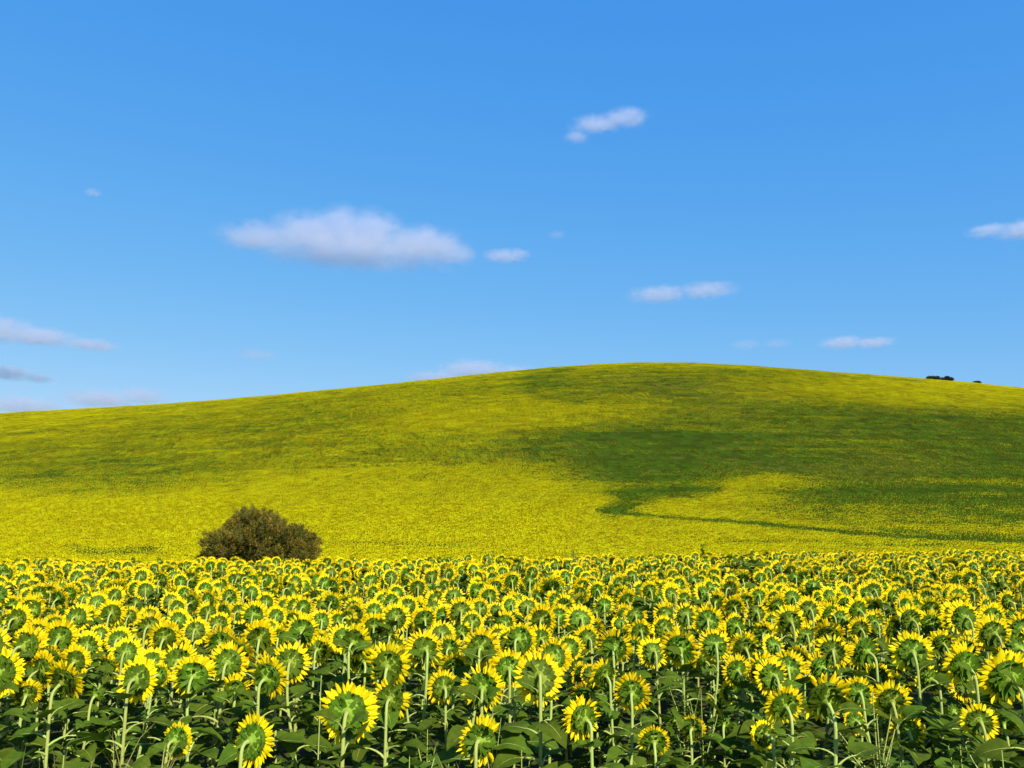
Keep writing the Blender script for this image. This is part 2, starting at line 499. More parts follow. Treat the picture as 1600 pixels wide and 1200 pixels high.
def sunflower(C, D, yaw, pitch, rnd, kind='open', pet=None, nleaf=9, split=True, collar=True):
    zg = float(terrain(C[0], C[1]))
    bud = kind == 'bud'
    d = plant_design(C, D, yaw, pitch, zg, rnd, bud, nleaf, None, collar)
    root = empty('sunflower', d['base'])
    inv = Matrix.Translation(-d['base'])
    off = np.array(d['base'])
    v, f = tube(d['pts'] - off, d['rad'], 7)
    MB().add(v, f).build('stem', [M_STALK], root)
    hm = inv @ face_matrix(d['A'], d['n'], d['spin'], d['s'])
    if bud:
        h = link('bud', BUD_ME[rnd.randrange(3)], root); h.matrix_basis = hm
    else:
        h = link('head', BACK_ME[rnd.randrange(N_BACK)], root); h.matrix_basis = hm
        pi = pet if pet is not None else rnd.choice([0, 1, 2, 3, 4, 7, 8, 9, 10, 10, 11, 5, 6])
        q = link('petals', PET_ME[pi], h); q['kind'] = 'stuff'
        link('disc', DISC_ME, h)
    if split:
        for l in d['leaves']:
            o = link('leaf', LEAF_ME[l[5]], root); o.matrix_basis = inv @ leaf_matrix(l)
    else:
        b = MB()
        for l in d['leaves']: b.join(LEAF_MB[l[5]], inv @ leaf_matrix(l))
        o = b.build('foliage', [M_LEAF, M_STALK], root); o['kind'] = 'stuff'
    return root

def plant_variant(seed, name, bud=False):
    """One whole plant as a single mesh for the crowd: ground at z = 0, head about 0.85 m up, facing ahead."""
    rnd = random.Random(seed)
    D = rnd.uniform(.24, .30)
    k = seed % 20
    yaw_, pit_ = {2: (.2, -.55), 9: (-.1, -.7), 6: (.95, .1), 14: (-.85, .0), 16: (.1, .75)}.get(k, (rnd.gauss(.12, .30), rnd.gauss(.08, .24)))
    d = plant_design(Vector((0, 0, PLANT)), D, yaw_, pit_, 0.0, rnd, bud, 9)
    b = MB()
    v, f = tube(d['pts'], d['rad'], 5); b.add(v, f, 1)
    hm = face_matrix(d['A'], d['n'], d['spin'], d['s'])
    if bud: b.join(BUD_MB[seed % 3], hm, {0: 2, 1: 3})
    else:
        b.join(BACK_MB[seed % N_BACK], hm, {0: 2, 1: 3})
        b.join(PET_MB[rnd.choice([0, 1, 2, 3, 4, 7, 6, 5, 8, 9, 10, 11])], hm, {0: 4})
    for l in d['leaves']: b.join(LEAF_MB[l[5]], leaf_matrix(l), {0: 0, 1: 1})
    return b.mesh(name, [M_LEAF, M_STALK, M_BACK, M_BRACT, M_PETAL])

# ------------------------------------------------------------------ the hillside crop: small plots of plants, blooming more or less
def crop_plot(level, dry, seed, size=5.0):
    rnd = random.Random(seed)
    b = MB()
    rows = round((9 if size > 3 else 12) * size / 5); cols = round((17 if size > 3 else 20) * size / 5)
    for i in range(rows):
        for k in range(cols):
            x = -size / 2 + (k + .5) * size / cols + rnd.uniform(-.17, .17)
            y = -size / 2 + (i + .5) * size / rows + rnd.uniform(-.26, .26)
            h = .80 + rnd.uniform(-.12, .14) - (0.12 if rnd.random() > level else 0)
            gm = 2 if rnd.random() < dry else 1
            if gm == 2: h *= rnd.uniform(.55, .9)
            # leaves: four drooping blades on a thin stalk
            a0 = rnd.uniform(0, 6.28)
            for j in range(4):
                a = a0 + j * 1.65; zz = h * (.42 + .15 * j); L = rnd.uniform(.18, .30)
                c, s = math.cos(a), math.sin(a)
                w = L * .38
                V = [(x, y, zz), (x + c * L * .55 - s * w, y + s * L * .55 + c * w, zz + .07), (x + c * L, y + s * L, zz - .06), (x + c * L * .55 + s * w, y + s * L * .55 - c * w, zz + .05)]
                b.add(V, [(0, 1, 2, 3)], gm)
            b.add([(x - .015, y, 0), (x + .015, y, 0), (x + .012, y, h), (x - .012, y, h)], [(0, 1, 2, 3)], gm)
            if rnd.random() < level:
                n = facing(rnd.gauss(.12, .3), rnd.gauss(.15, .22))
                M = face_matrix(Vector((x, y + .03, h)), n, rnd.uniform(0, 6), rnd.uniform(.118, .150) * (.62 + .38 * min(1, level * 1.4)))
                m = 8
                ri = [(.40 * math.cos(2 * math.pi * q / m), .40 * math.sin(2 * math.pi * q / m), .1) for q in range(m)]
                ro = []
                for q in range(2 * m):
                    rr = 1.0 if q % 2 else .80
                    rr *= rnd.uniform(.85, 1.08)
                    ro.append((rr * math.cos(math.pi * q / m), rr * math.sin(math.pi * q / m), .12 + rnd.uniform(-.1, .16)))
                V = ri + ro + [(0, 0, -.08)]
                F = []
                for q in range(m):
                    q2 = (q + 1) % m
                    F += [(q, m + 2 * q, m + 2 * q + 1), (q, m + 2 * q + 1, q2), (q2, m + 2 * q + 1, m + (2 * q + 2) % (2 * m))]
                b.add(V[:-1], F, 0, M)
                b.add([V[q] for q in range(m)] + [V[-1]], [(q, (q + 1) % m, m) for q in range(m)], gm, M)
            else:
                r = rnd.uniform(.05, .10)
                b.add([(x - r, y, h), (x, y - r, h), (x + r, y, h), (x, y + r, h), (x, y, h + r * 1.3)], [(0, 1, 4), (1, 2, 4), (2, 3, 4), (3, 0, 4)], gm)
    return b.mesh('crop_plot', [F_PETAL, F_GREEN, F_DRY], smooth=False)

LEVELS = [0.0, .10, .22, .38, .58, .80, 1.0]
plots, NV = [], 3
for size in (5.0, 2.5):
    for dry in (0.04, 0.65):
        for li, lv in enumerate(LEVELS):
            for k in range(NV): plots.append(crop_plot(lv, dry, 1000 + li * 10 + k + int(dry * 1000) + int(size * 7), size))
plot_coll = variants('crop_plot', plots)

def soft(x, y, cx, cy, rx, ry, edge=.6):
    """1 inside an ellipse, fading to 0 outside."""
    r = np.sqrt(((x - cx) / rx) ** 2 + ((y - cy) / ry) ** 2)
    return np.clip((1 + edge / 2 - r) / edge, 0, 1)

def line_mask(x, y, pts, w):
    best = np.full(x.shape, 1e9)
    for (ax, ay), (bx, by) in zip(pts[:-1], pts[1:]):
        t = np.clip(((x - ax) * (bx - ax) + (y - ay) * (by - ay)) / ((bx - ax) ** 2 + (by - ay) ** 2), 0, 1)
        best = np.minimum(best, np.hypot(x - ax - t * (bx - ax), y - ay - t * (by - ay)))
    return np.clip(1.5 - best / w, 0, 1)

def value_noise(X, Y, s, seed):
    g = np.random.default_rng(seed).random((257, 257))
    u, v = X / s + 1000, Y / s + 1000
    i, j = np.floor(u).astype(int), np.floor(v).astype(int)
    a, b = u - i, v - j
    a, b = a * a * (3 - 2 * a), b * b * (3 - 2 * b)
    q = lambda di, dj: g[(i + di) % 257, (j + dj) % 257]
    return (q(0, 0) * (1 - a) + q(1, 0) * a) * (1 - b) + (q(0, 1) * (1 - a) + q(1, 1) * a) * b

def survey(X, Y):
    """How densely each spot of the hillside blooms, and how dry it is (surveyed from the photograph, fixed to the ground)."""
    Z = terrain(X, Y) + PLANT
    x, y = pixel(np.stack([X, Y, Z], -1))
    x0, y0 = x, y + 3 * (value_noise(X, Y, 9, 21) - .5)
    x = x + 50 * (value_noise(X, Y, 17, 1) - .5) + 60 * (value_noise(X, Y, 51, 2) - .5)
    y = y + 12 * (value_noise(X, Y, 12, 3) - .5) + 14 * (value_noise(X, Y, 38, 4) - .5)
    b = np.full(X.shape, .54)
    d = np.full(X.shape, .03)
    def put(mask, val):
        nonlocal b
        b = b + (val - b) * mask
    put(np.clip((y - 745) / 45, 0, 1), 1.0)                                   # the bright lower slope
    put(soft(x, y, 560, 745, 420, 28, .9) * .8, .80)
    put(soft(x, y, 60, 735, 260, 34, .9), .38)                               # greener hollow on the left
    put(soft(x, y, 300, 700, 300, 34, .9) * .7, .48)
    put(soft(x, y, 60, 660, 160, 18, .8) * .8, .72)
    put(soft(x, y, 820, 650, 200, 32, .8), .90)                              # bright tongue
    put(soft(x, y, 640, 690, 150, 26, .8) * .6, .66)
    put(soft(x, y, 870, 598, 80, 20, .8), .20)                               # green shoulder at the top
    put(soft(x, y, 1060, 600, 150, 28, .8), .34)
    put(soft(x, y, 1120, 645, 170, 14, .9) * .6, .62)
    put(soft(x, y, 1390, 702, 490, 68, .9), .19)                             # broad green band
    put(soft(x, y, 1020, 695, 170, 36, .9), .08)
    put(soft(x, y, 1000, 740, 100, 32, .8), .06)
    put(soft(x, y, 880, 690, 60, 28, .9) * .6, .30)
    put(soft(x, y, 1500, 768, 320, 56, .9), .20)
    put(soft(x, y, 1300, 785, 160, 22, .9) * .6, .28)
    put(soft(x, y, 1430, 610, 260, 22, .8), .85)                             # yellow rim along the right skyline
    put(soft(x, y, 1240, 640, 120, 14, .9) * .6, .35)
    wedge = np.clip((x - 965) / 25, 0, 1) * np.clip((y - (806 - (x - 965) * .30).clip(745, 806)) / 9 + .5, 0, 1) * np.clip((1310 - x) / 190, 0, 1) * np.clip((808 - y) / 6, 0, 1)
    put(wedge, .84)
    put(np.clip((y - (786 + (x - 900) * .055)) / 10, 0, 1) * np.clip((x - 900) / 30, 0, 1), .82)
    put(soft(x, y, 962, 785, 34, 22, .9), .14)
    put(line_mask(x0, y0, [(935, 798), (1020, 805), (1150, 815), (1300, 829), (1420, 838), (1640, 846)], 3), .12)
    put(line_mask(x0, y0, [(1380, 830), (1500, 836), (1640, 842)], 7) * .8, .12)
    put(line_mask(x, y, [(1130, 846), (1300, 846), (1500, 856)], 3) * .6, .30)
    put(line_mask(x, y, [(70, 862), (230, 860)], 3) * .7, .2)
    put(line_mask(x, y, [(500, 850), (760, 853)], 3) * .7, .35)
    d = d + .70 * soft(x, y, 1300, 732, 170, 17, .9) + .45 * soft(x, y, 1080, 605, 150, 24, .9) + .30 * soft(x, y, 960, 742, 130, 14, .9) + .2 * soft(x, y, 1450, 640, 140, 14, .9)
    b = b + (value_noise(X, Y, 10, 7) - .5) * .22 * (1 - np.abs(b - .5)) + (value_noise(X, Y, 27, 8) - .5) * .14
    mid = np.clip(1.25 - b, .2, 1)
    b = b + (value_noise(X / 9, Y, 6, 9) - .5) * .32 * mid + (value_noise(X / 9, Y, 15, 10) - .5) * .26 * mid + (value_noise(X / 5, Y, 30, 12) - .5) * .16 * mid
    return np.clip(b, 0, 1), np.clip(d, 0, .95)

pts, rot, idx = [], [], []
P = []
for S, ya, yb in ((2.42, 62.0, 340.0), (4.84, 341.2, 800.0)):
    for y in np.arange(ya, yb, S):
        half = min(.70 * y + 20, 545)
        xs = np.arange(-half, half, S) + rng.uniform(0, S)
        P.append(np.stack([xs, np.full(len(xs), y), np.full(len(xs), S < 4)], 1))
P = np.concatenate(P)
fine_plot = P[:, 2].astype(int)
jit = np.where(fine_plot, .14, .25)
P[:, 0] += rng.uniform(-1, 1, len(P)) * jit; P[:, 1] += rng.uniform(-.6, .6, len(P)) * jit
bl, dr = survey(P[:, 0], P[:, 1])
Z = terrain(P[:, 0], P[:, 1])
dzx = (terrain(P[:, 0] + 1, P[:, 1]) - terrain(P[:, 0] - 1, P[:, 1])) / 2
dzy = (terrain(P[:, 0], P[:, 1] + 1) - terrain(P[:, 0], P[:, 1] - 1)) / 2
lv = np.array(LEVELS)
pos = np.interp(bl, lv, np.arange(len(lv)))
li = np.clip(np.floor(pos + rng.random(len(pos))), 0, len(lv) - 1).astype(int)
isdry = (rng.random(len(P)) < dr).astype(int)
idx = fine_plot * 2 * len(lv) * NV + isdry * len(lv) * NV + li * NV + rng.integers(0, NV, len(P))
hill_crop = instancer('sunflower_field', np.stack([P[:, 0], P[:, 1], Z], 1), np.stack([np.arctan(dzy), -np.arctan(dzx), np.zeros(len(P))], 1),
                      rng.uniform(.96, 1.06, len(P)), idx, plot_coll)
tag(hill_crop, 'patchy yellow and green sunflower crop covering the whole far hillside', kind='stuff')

# ------------------------------------------------------------------ the countable sunflowers: head centre and width as surveyed from the photograph
# (x, y, width[, kind, yaw to the left, pitch up])
A_ = {}          # anchors: index -> (label, short phrase)
HEADS = []
def H(x, y, w, kind='open', yaw=None, pitch=None, label=None, short=None, wing=None, pet=None):
    if label: A_[len(HEADS)] = (label, short)
    HEADS.append((x, y, w, kind, yaw, pitch, wing, pet))
# front, bottom of the picture
H(544, 1112, 94, label='big front sunflower with two broad leaves spread like wings across its back', short='the big wing-leaved head', wing='both', yaw=.05, pitch=-.05)
H(397, 1157, 82, label='big low sunflower with a crowd of petals fanned out beside its stem, bottom edge', short='the big low fanned head', yaw=-.35, pitch=-.1)
H(276, 1158, 60, label='small low sunflower with a complete ring of short petals, standing before the front row', short='the small low full ring', pet=6, wing='both')
H(751, 1157, 78, label='low full sunflower at the bottom middle, stem bending in from its lower side', short='the low full middle head', yaw=-.25, pitch=-.1)
H(910, 1123, 68, label='low sunflower tipped over sideways with its petals open towards one side', short='the low tipped head', yaw=.55, pitch=.1)
H(1022, 1158, 54, label='small low sunflower with short dense petals crowded under taller stems', short='the small low short-petalled head', yaw=-.15, pet=6)
H(1083, 1138, 46, label='small green-backed sunflower with only a narrow fringe of petals, on a double stem', short='the narrow-fringed small head', pet=6)
H(1133, 1130, 34, 'bud', label='green spiky bud without petals on a pale stem beside narrow-fringed small sunflower', short='the petal-less bud')
H(1117, 1102, 34, yaw=-.9, pet=5)
H(1052, 1127, 28, 'bud')
H(950, 1156, 26, 'bud')
H(1192, 1149, 58, yaw=.5, label='sunflower seen half side-on with its petals hanging down one shaded side', short='the half side-on head')
H(1335, 1128, 46, pet=6)
H(1417, 1142, 56, label='plain round green-backed sunflower low among the thin weeds', short='the round head among weeds', yaw=-.2)
H(1487, 1113, 34, 'bud', label='open-leaved green bud standing tall over the gap in the crop', short='the bud over the gap')
H(1530, 1128, 58, label='low sunflower with petals on one side, under the long stem of the largest head', short='the head under the long stem', yaw=-.3)
H(1568, 1127, 48, yaw=-.5)
H(1468, 1170, 28, yaw=.9, pet=5)
H(1445, 1193, 24, yaw=.8, pet=5)
H(436, 1195, 26, 'bud'); H(469, 1195, 24, 'bud'); H(500, 1194, 24, 'bud')
H(1278, 1166, 24, yaw=.7, pet=5); H(1307, 1172, 22, yaw=-.7, pet=5); H(1205, 1180, 32, yaw=.5, pet=5)
H(110, 1168, 32, 'bud', label='low feathery green bud sunk in the weeds, bottom corner', short='the low feathery bud')
H(238, 1137, 22, 'bud')
H(151, 1086, 34, 'bud', label='tall spiky green bud on a thick pale stem among the front leaves', short='the tall spiky bud')
# front row
H(103, 1062, 68, label='front row sunflower half facing away with a long row of petals down one side', short='the one-sided front head', yaw=-.35)
H(216, 1062, 72, label='front row sunflower on a long straight pale stem with petals over its upper half', short='the straight-stemmed front head', wing='r', yaw=-.1)
H(68, 1047, 60); H(3, 1050, 70, label='sunflower cut in half by the left edge of the picture', short='the head cut by the edge')
H(302, 1056, 66); H(279, 1034, 62); H(367, 1078, 56, label='front row sunflower with two stalked leaves hanging below its green back', short='the head with two hanging leaves', wing='both'); H(357, 1036, 66)
H(419, 1058, 66, label='front row sunflower whose petals run down its shaded side, just below a larger ring', short='the front head below the bush', yaw=-.3)
H(453, 1036, 66); H(611, 1092, 64, label='round sunflower tucked against the shoulder of the big wing-leaved head', short='the tucked-in round head', yaw=-.15)
H(692, 1074, 56); H(754, 1075, 70, label='wide front sunflower whose stem drops straight behind the low full middle head', short='the wide head above it', wing='both'); H(795, 1045, 62)
H(842, 1058, 78, label='round front sunflower on a bare straight stem in the exact middle of the row', short='the round middle head', wing='l', yaw=.05)
H(943, 1052, 54, label='half-open green sunflower with hardly any petals above its leafy back', short='the half-open green head', pet=5, pitch=.5)
H(988, 1082, 58, label='sunflower with a leaning collar of petals, behind the low tipped head', short='the collared head', yaw=-.25)
H(912, 1082, 40, pitch=.6); H(905, 1052, 42, yaw=.9)
H(1150, 1048, 54); H(1190, 1045, 60); H(1140, 1082, 44, yaw=.4, pet=5)
H(1225, 1100, 64, label='sunflower with a shadowed ring just beside the large leaf-crossed head', short='the shadowed ring', yaw=.1)
H(1288, 1090, 86, label='large front sunflower with a single leaf jutting out past its stem', short='the large leaf-crossed head', wing='r', yaw=.05)
H(1342, 1082, 52); H(1393, 1095, 64, label='sunflower standing in thin weeds with petals swept to one side of its back', short='the swept-petal head', yaw=-.3)
H(1405, 1067, 44, pitch=.5); H(1450, 1062, 56, yaw=.35)
H(1505, 1037, 72, label='tall sunflower on a bare leaning stem next to the largest head', short='the bare-stemmed tall head', yaw=.1, wing='l')
H(1572, 1058, 94, label='largest sunflower of all, on a long pale stem at the right edge', short='the largest head', wing='l', yaw=.05)
H(1505, 1074, 48, pitch=-.4)
# second rows
H(172, 1040, 46); H(118, 1032, 52); H(197, 1022, 50); H(42, 1012, 68, label='large sunflower with a broad leafy back near the picture edge, above the cut one', short='the broad leafy-backed head', wing='both'); H(135, 1010, 48)
H(60, 990, 46); H(94, 996, 54); H(186, 1000, 44); H(250, 1050, 44)
H(258, 995, 54, label='sunflower leaning into a dark gap, second row below the bush', short='the head beside the dark gap'); H(234, 980, 50); H(306, 986, 46); H(342, 977, 46); H(345, 1002, 52); H(405, 996, 60)
H(472, 986, 60, label='tall round sunflower with a smooth wide back standing out below the bush', short='the smooth wide-backed head', wing='both')
H(497, 1015, 46, pet=5); H(551, 982, 44, 'open', pet=5); H(555, 1002, 62, label='broad leafy sunflower with upturned green leaves hiding most of its petals', short='the leaf-hidden head', wing='both', pet=5)
H(583, 978, 42); H(567, 1030, 50, pitch=.5); H(606, 1040, 72); H(616, 1010, 44)
H(663, 1015, 64, label='sunflower with a dark leaf shadow across its back and a full bright ring', short='the dark-shadowed full ring', wing='l'); H(704, 1012, 44); H(752, 1012, 64, wing='both'); H(710, 1040, 52, pitch=.5)
H(690, 992, 44); H(719, 988, 42); H(738, 973, 42); H(779, 995, 44); H(788, 973, 40)
H(813, 1000, 64); H(843, 998, 46); H(866, 1027, 58); H(890, 1013, 48); H(917, 998, 44)
H(961, 1010, 58, label='sunflower with a pointed leaf raised above its back, behind the half-open green one', short='the pointed-leaf head', yaw=-.3, wing='l'); H(1020, 1020, 50); H(1062, 1012, 68, label='broad pale-backed sunflower on a thick stem with petals only along its top', short='the thick-stemmed pale back', wing='l', pitch=.35)
H(1098, 1030, 40, yaw=.8); H(1117, 1008, 52); H(1133, 993, 40); H(1163, 1010, 52, pitch=.5)
H(1207, 1010, 44); H(1205, 1057, 60); H(1231, 1044, 58); H(1281, 1043, 50); H(1302, 1018, 56); H(1349, 1016, 64, label='sunflower with a deep green back and a stem bending aside, ring nearly complete', short='the bent-stem ring')
H(1295, 992, 56); H(1258, 993, 38); H(1343, 982, 40); H(1393, 982, 46); H(1425, 1020, 66, label='leafy-backed sunflower next to a black gap in the rows', short='the leafy back by the black gap', yaw=-.3)
H(1453, 975, 48, pet=5, pitch=.3); H(1570, 1010, 48); H(1551, 990, 60, label='sunflower with a black shadow filling the lower part of its wide ring', short='the black-shadowed wide ring'); H(1598, 985, 52)
# third rows
for q in [(28, 968, 48), (54, 955, 36), (78, 963, 36), (120, 966, 50), (175, 957, 45), (233, 963, 34), (280, 970, 38), (203, 962, 34), (397, 960, 44), (326, 957, 38),
          (432, 963, 36), (507, 945, 36), (475, 948, 36), (526, 970, 36), (619, 965, 48), (662, 966, 44), (692, 962, 40), (720, 955, 44), (750, 952, 38),
          (824, 950, 40), (847, 967, 48), (882, 947, 38), (875, 963, 38), (906, 968, 46), (925, 978, 38), (944, 946, 36), (993, 962, 36), (1000, 985, 40),
          (1037, 983, 50), (1072, 963, 44), (1107, 970, 50), (1148, 978, 46), (1038, 960, 40), (1146, 946, 36), (1182, 958, 38), (1234, 970, 52), (1263, 953, 44),
          (1297, 958, 40), (1315, 966, 38), (1338, 952, 46), (1363, 972, 36), (1421, 968, 52), (1455, 950, 36), (1504, 965, 56), (1538, 948, 40), (1550, 963, 42)]:
    H(*q)

DMEAN, ZMEAN = .265, .86
spots = []
rnd = random.Random(5)
for (x, y, w, kind, yaw, pitch, wing, pet) in HEADS:
    d = ray(x, y)
    ty = (ZMEAN - EYE) / d.z
    ts = FPX * (DMEAN if kind == 'open' else .17) / w
    t = ty ** .5 * ts ** .5 if kind == 'open' else ty ** .35 * ts ** .65
    t = min(max(t, 3.0), 11.0)
    C = Vector((0, 0, EYE)) + d * t
    D = min(max(w * t / FPX, .07), .34)
    if kind == 'bud': D *= 1.25
    spots.append((C, D, kind, rnd.gauss(.08, .26) if yaw is None else yaw, rnd.gauss(.06, .20) if pitch is None else pitch, wing, pet))

ORD = ['', 'second ', 'third ', 'fourth ', 'fifth ', 'sixth ', 'seventh ', 'eighth ', 'ninth ', 'tenth ', 'eleventh ', 'twelfth ']
def relation(dx, dy):
    a = math.degrees(math.atan2(-dy, dx)) % 360
    return ['to the right of', 'behind and right of', 'right behind', 'behind and left of', 'to the left of', 'in front and left of', 'just in front of', 'in front and right of'][int((a + 22.5) // 45) % 8]

labels, taken = {}, {}
def rel_label(x, y, w, kind):
    a = min(A_, key=lambda a: (x - HEADS[a][0]) ** 2 + ((y - HEADS[a][1]) * 1.3) ** 2)
    r = relation(x - HEADS[a][0], y - HEADS[a][1])
    k = taken.get((a, r, kind), 0); taken[(a, r, kind)] = k + 1
    size = 'small' if w < 40 else ('middle-sized' if w < 54 else 'large')
    noun = 'green sunflower bud' if kind == 'bud' else 'open sunflower'
    return f'{size} {noun}, {ORD[k]}one {r} {A_[a][1]}' if k < len(ORD) else None
def near_anchor(x, y):
    return min((x - HEADS[a][0]) ** 2 + ((y - HEADS[a][1]) * 1.3) ** 2 for a in A_)

ROOTS = []
for i, (C, D, kind, yaw, pitch, wing, pet) in enumerate(spots):
    rnd = random.Random(7000 + i)
    root = sunflower(C, D, yaw, pitch, rnd, kind, pet, 10 if C.y < 6 else 8, True, not wing)
    if wing:
        hp = root.location
        for side in ((-1, 1) if wing == 'both' else ((-1,) if wing == 'l' else (1,))):
            L = D * .42
            o = link('leaf', LEAF_ME[rnd.randrange(N_LEAF)], root)
            zt = C.z - root.location.z - .27 * D
            o.matrix_basis = (Matrix.Translation((C.x - root.location.x, C.y - root.location.y - .30 * D - .02, zt)) @ Matrix.Rotation((-.45 if side > 0 else math.pi + .45) + rnd.uniform(-.25, .25), 4, 'Z')
                              @ Matrix.Rotation(-rnd.uniform(.35, .7), 4, 'Y') @ Matrix.Rotation(side * rnd.uniform(.35, .8), 4, 'X') @ Matrix.Diagonal((L, L, L, 1)))
    ROOTS.append((root, HEADS[i][0], HEADS[i][1], HEADS[i][2], kind, A_[i][0] if i in A_ else None))

# ------------------------------------------------------------------ the rest of the near field
cell = .43
cand = []
for yy in np.arange(5.0, 62, cell):
    half = .68 * yy + 4
    for xx in np.arange(-half, half, cell):
        cand.append((xx + rng.uniform(-.2, .2), yy + rng.uniform(-.2, .2)))
cand = np.array(cand)
cz = terrain(cand[:, 0], cand[:, 1])
hz = cz + PLANT * 1.0
px, py = pixel(np.stack([cand[:, 0], cand[:, 1], hz], 1))
taken_xy = np.array([(c[0].x, c[0].y) for c in spots])
taken_px = np.array([(h[0], h[1], h[2]) for h in HEADS])
keep = []
for i in range(len(cand)):
    if cand[i, 1] < 11.5:
        if cand[i, 1] < 5.2: continue
        if (np.hypot(taken_xy[:, 0] - cand[i, 0], taken_xy[:, 1] - cand[i, 1]) < .20).any(): continue
        d2 = np.hypot(taken_px[:, 0] - px[i], taken_px[:, 1] - py[i])
        if (d2 < taken_px[:, 2] * .32).any(): continue
    keep.append(i)
cand, cz, px, py = cand[keep], cz[keep], px[keep], py[keep]
od = np.argsort(cand[:, 1])
cand, cz, px, py = cand[od], cz[od], px[od], py[od]
inview = (px > 4) & (px < 1596)
need = 300 - len(HEADS)
single = np.where(inview)[0][:need]
rest = np.setdiff1d(np.arange(len(cand)), single)
def zone(x):
    names = ['beneath the left end of the hill', 'just beside the bush', 'under the bush', 'past the bush towards the middle', 'under the middle of the hill',
             'below the yellow wedge on the hill', 'below the dark tramline on the hill', 'under the three skyline trees']
    edges = [180, 320, 500, 680, 920, 1150, 1400]
    return names[sum(x > e for e in edges)]
for j, i in enumerate(single):
    rnd = random.Random(9000 + j)
    D = rnd.uniform(.24, .29) if cand[i, 1] > 9 else rnd.uniform(.16, .23)
    bud = rnd.random() < .08
    C = Vector((cand[i, 0], cand[i, 1], cz[i] + PLANT + (rnd.gauss(0, .05) if cand[i, 1] > 9.5 else rnd.uniform(-.17, 0))))
    root = sunflower(C, D * (.8 if bud else 1), rnd.gauss(.10, .45), rnd.gauss(.10, .30), rnd, 'bud' if bud else 'open', None, 7, split=False)
    hx, hy = pixel(np.array(C))
    ROOTS.append((root, float(hx), float(hy), D * FPX / C.y, 'bud' if bud else 'open', None))
for root, x, y, w, kind, lab in sorted(ROOTS, key=lambda q: near_anchor(q[1], q[2])):
    if lab is None: lab = rel_label(x, y, w, kind)
    if lab: tag(root, lab, 'sunflower', 'sunflowers in the near field')
    else: tag(root, f'open sunflower in the packed middle rows {zone(x)}', 'sunflower', 'middle rows ' + zone(x))

pl = [plant_variant(5000 + i, 'crowd_plant', bud=(i in (5, 11, 17))) for i in range(20)]
crowd_coll = variants('crowd_plant', pl)
n = len(rest)
sc = np.clip(rng.normal(.99, .10, n), .8, 1.15)
crowd = instancer('sunflower_crowd', np.stack([cand[rest, 0], cand[rest, 1], cz[rest]], 1),
                  np.stack([rng.normal(0, .07, n), rng.normal(0, .07, n), rng.normal(0, .34, n)], 1), sc, rng.integers(0, 20, n), crowd_coll)
tag(crowd, 'dense sunflowers filling the near field back to its brow', kind='stuff')

# leafy undergrowth between the front stems
def leafy_clump(seed):
    rnd = random.Random(seed); b = MB()
    h = rnd.uniform(.28, .52)
    v, f = tube(bez((0, 0, 0), (0, 0, h * .4), (.03, 0, h * .7), (rnd.uniform(-.05, .05), 0, h), 5), [.011, .010, .009, .008, .006], 5)
    b.add(v, f, 1)
    phi = 0
    for k in range(9):
        phi += 2.4 + rnd.uniform(-.3, .3); L = rnd.uniform(.09, .19)
        b.join(LEAF_MB[rnd.randrange(N_LEAF)], leaf_matrix((Vector((0, 0, h * (.2 + .09 * k))), phi, rnd.uniform(-.1, .5), rnd.uniform(-.3, .3), L, 0)))
    return b.mesh('leafy_clump', [M_LEAF, M_STALK])
clump_coll = variants('leafy_clump', [leafy_clump(i) for i in range(6)])
cp = []
for yy in np.arange(3.6, 11, .75):
    for xx in np.arange(-.68 * yy - 1, .68 * yy + 1, .75):
        cp.append((xx + rng.uniform(-.24, .24), yy + rng.uniform(-.24, .24)))
cp = np.array(cp); n = len(cp)
ug = instancer('undergrowth', np.stack([cp[:, 0], cp[:, 1], terrain(cp[:, 0], cp[:, 1])], 1), np.stack([np.zeros(n), np.zeros(n), rng.uniform(0, 6.28, n)], 1),
               rng.uniform(.7, 1.1, n), rng.integers(0, 6, n), clump_coll)
tag(ug, 'shaded leafy undergrowth between the front sunflower stems', kind='stuff')

# ------------------------------------------------------------------ the bush on the brow
def blade(p, d, L, w, rnd):
    d = d.normalized()
    s = d.cross(Vector((rnd.gauss(0, 1), rnd.gauss(0, 1), rnd.gauss(0, 1)))).normalized() * w
    q = p + d * L + Vector((0, 0, -.1 * L))
    m = p + d * L * .5
    return [p, m + s, q, m - s]

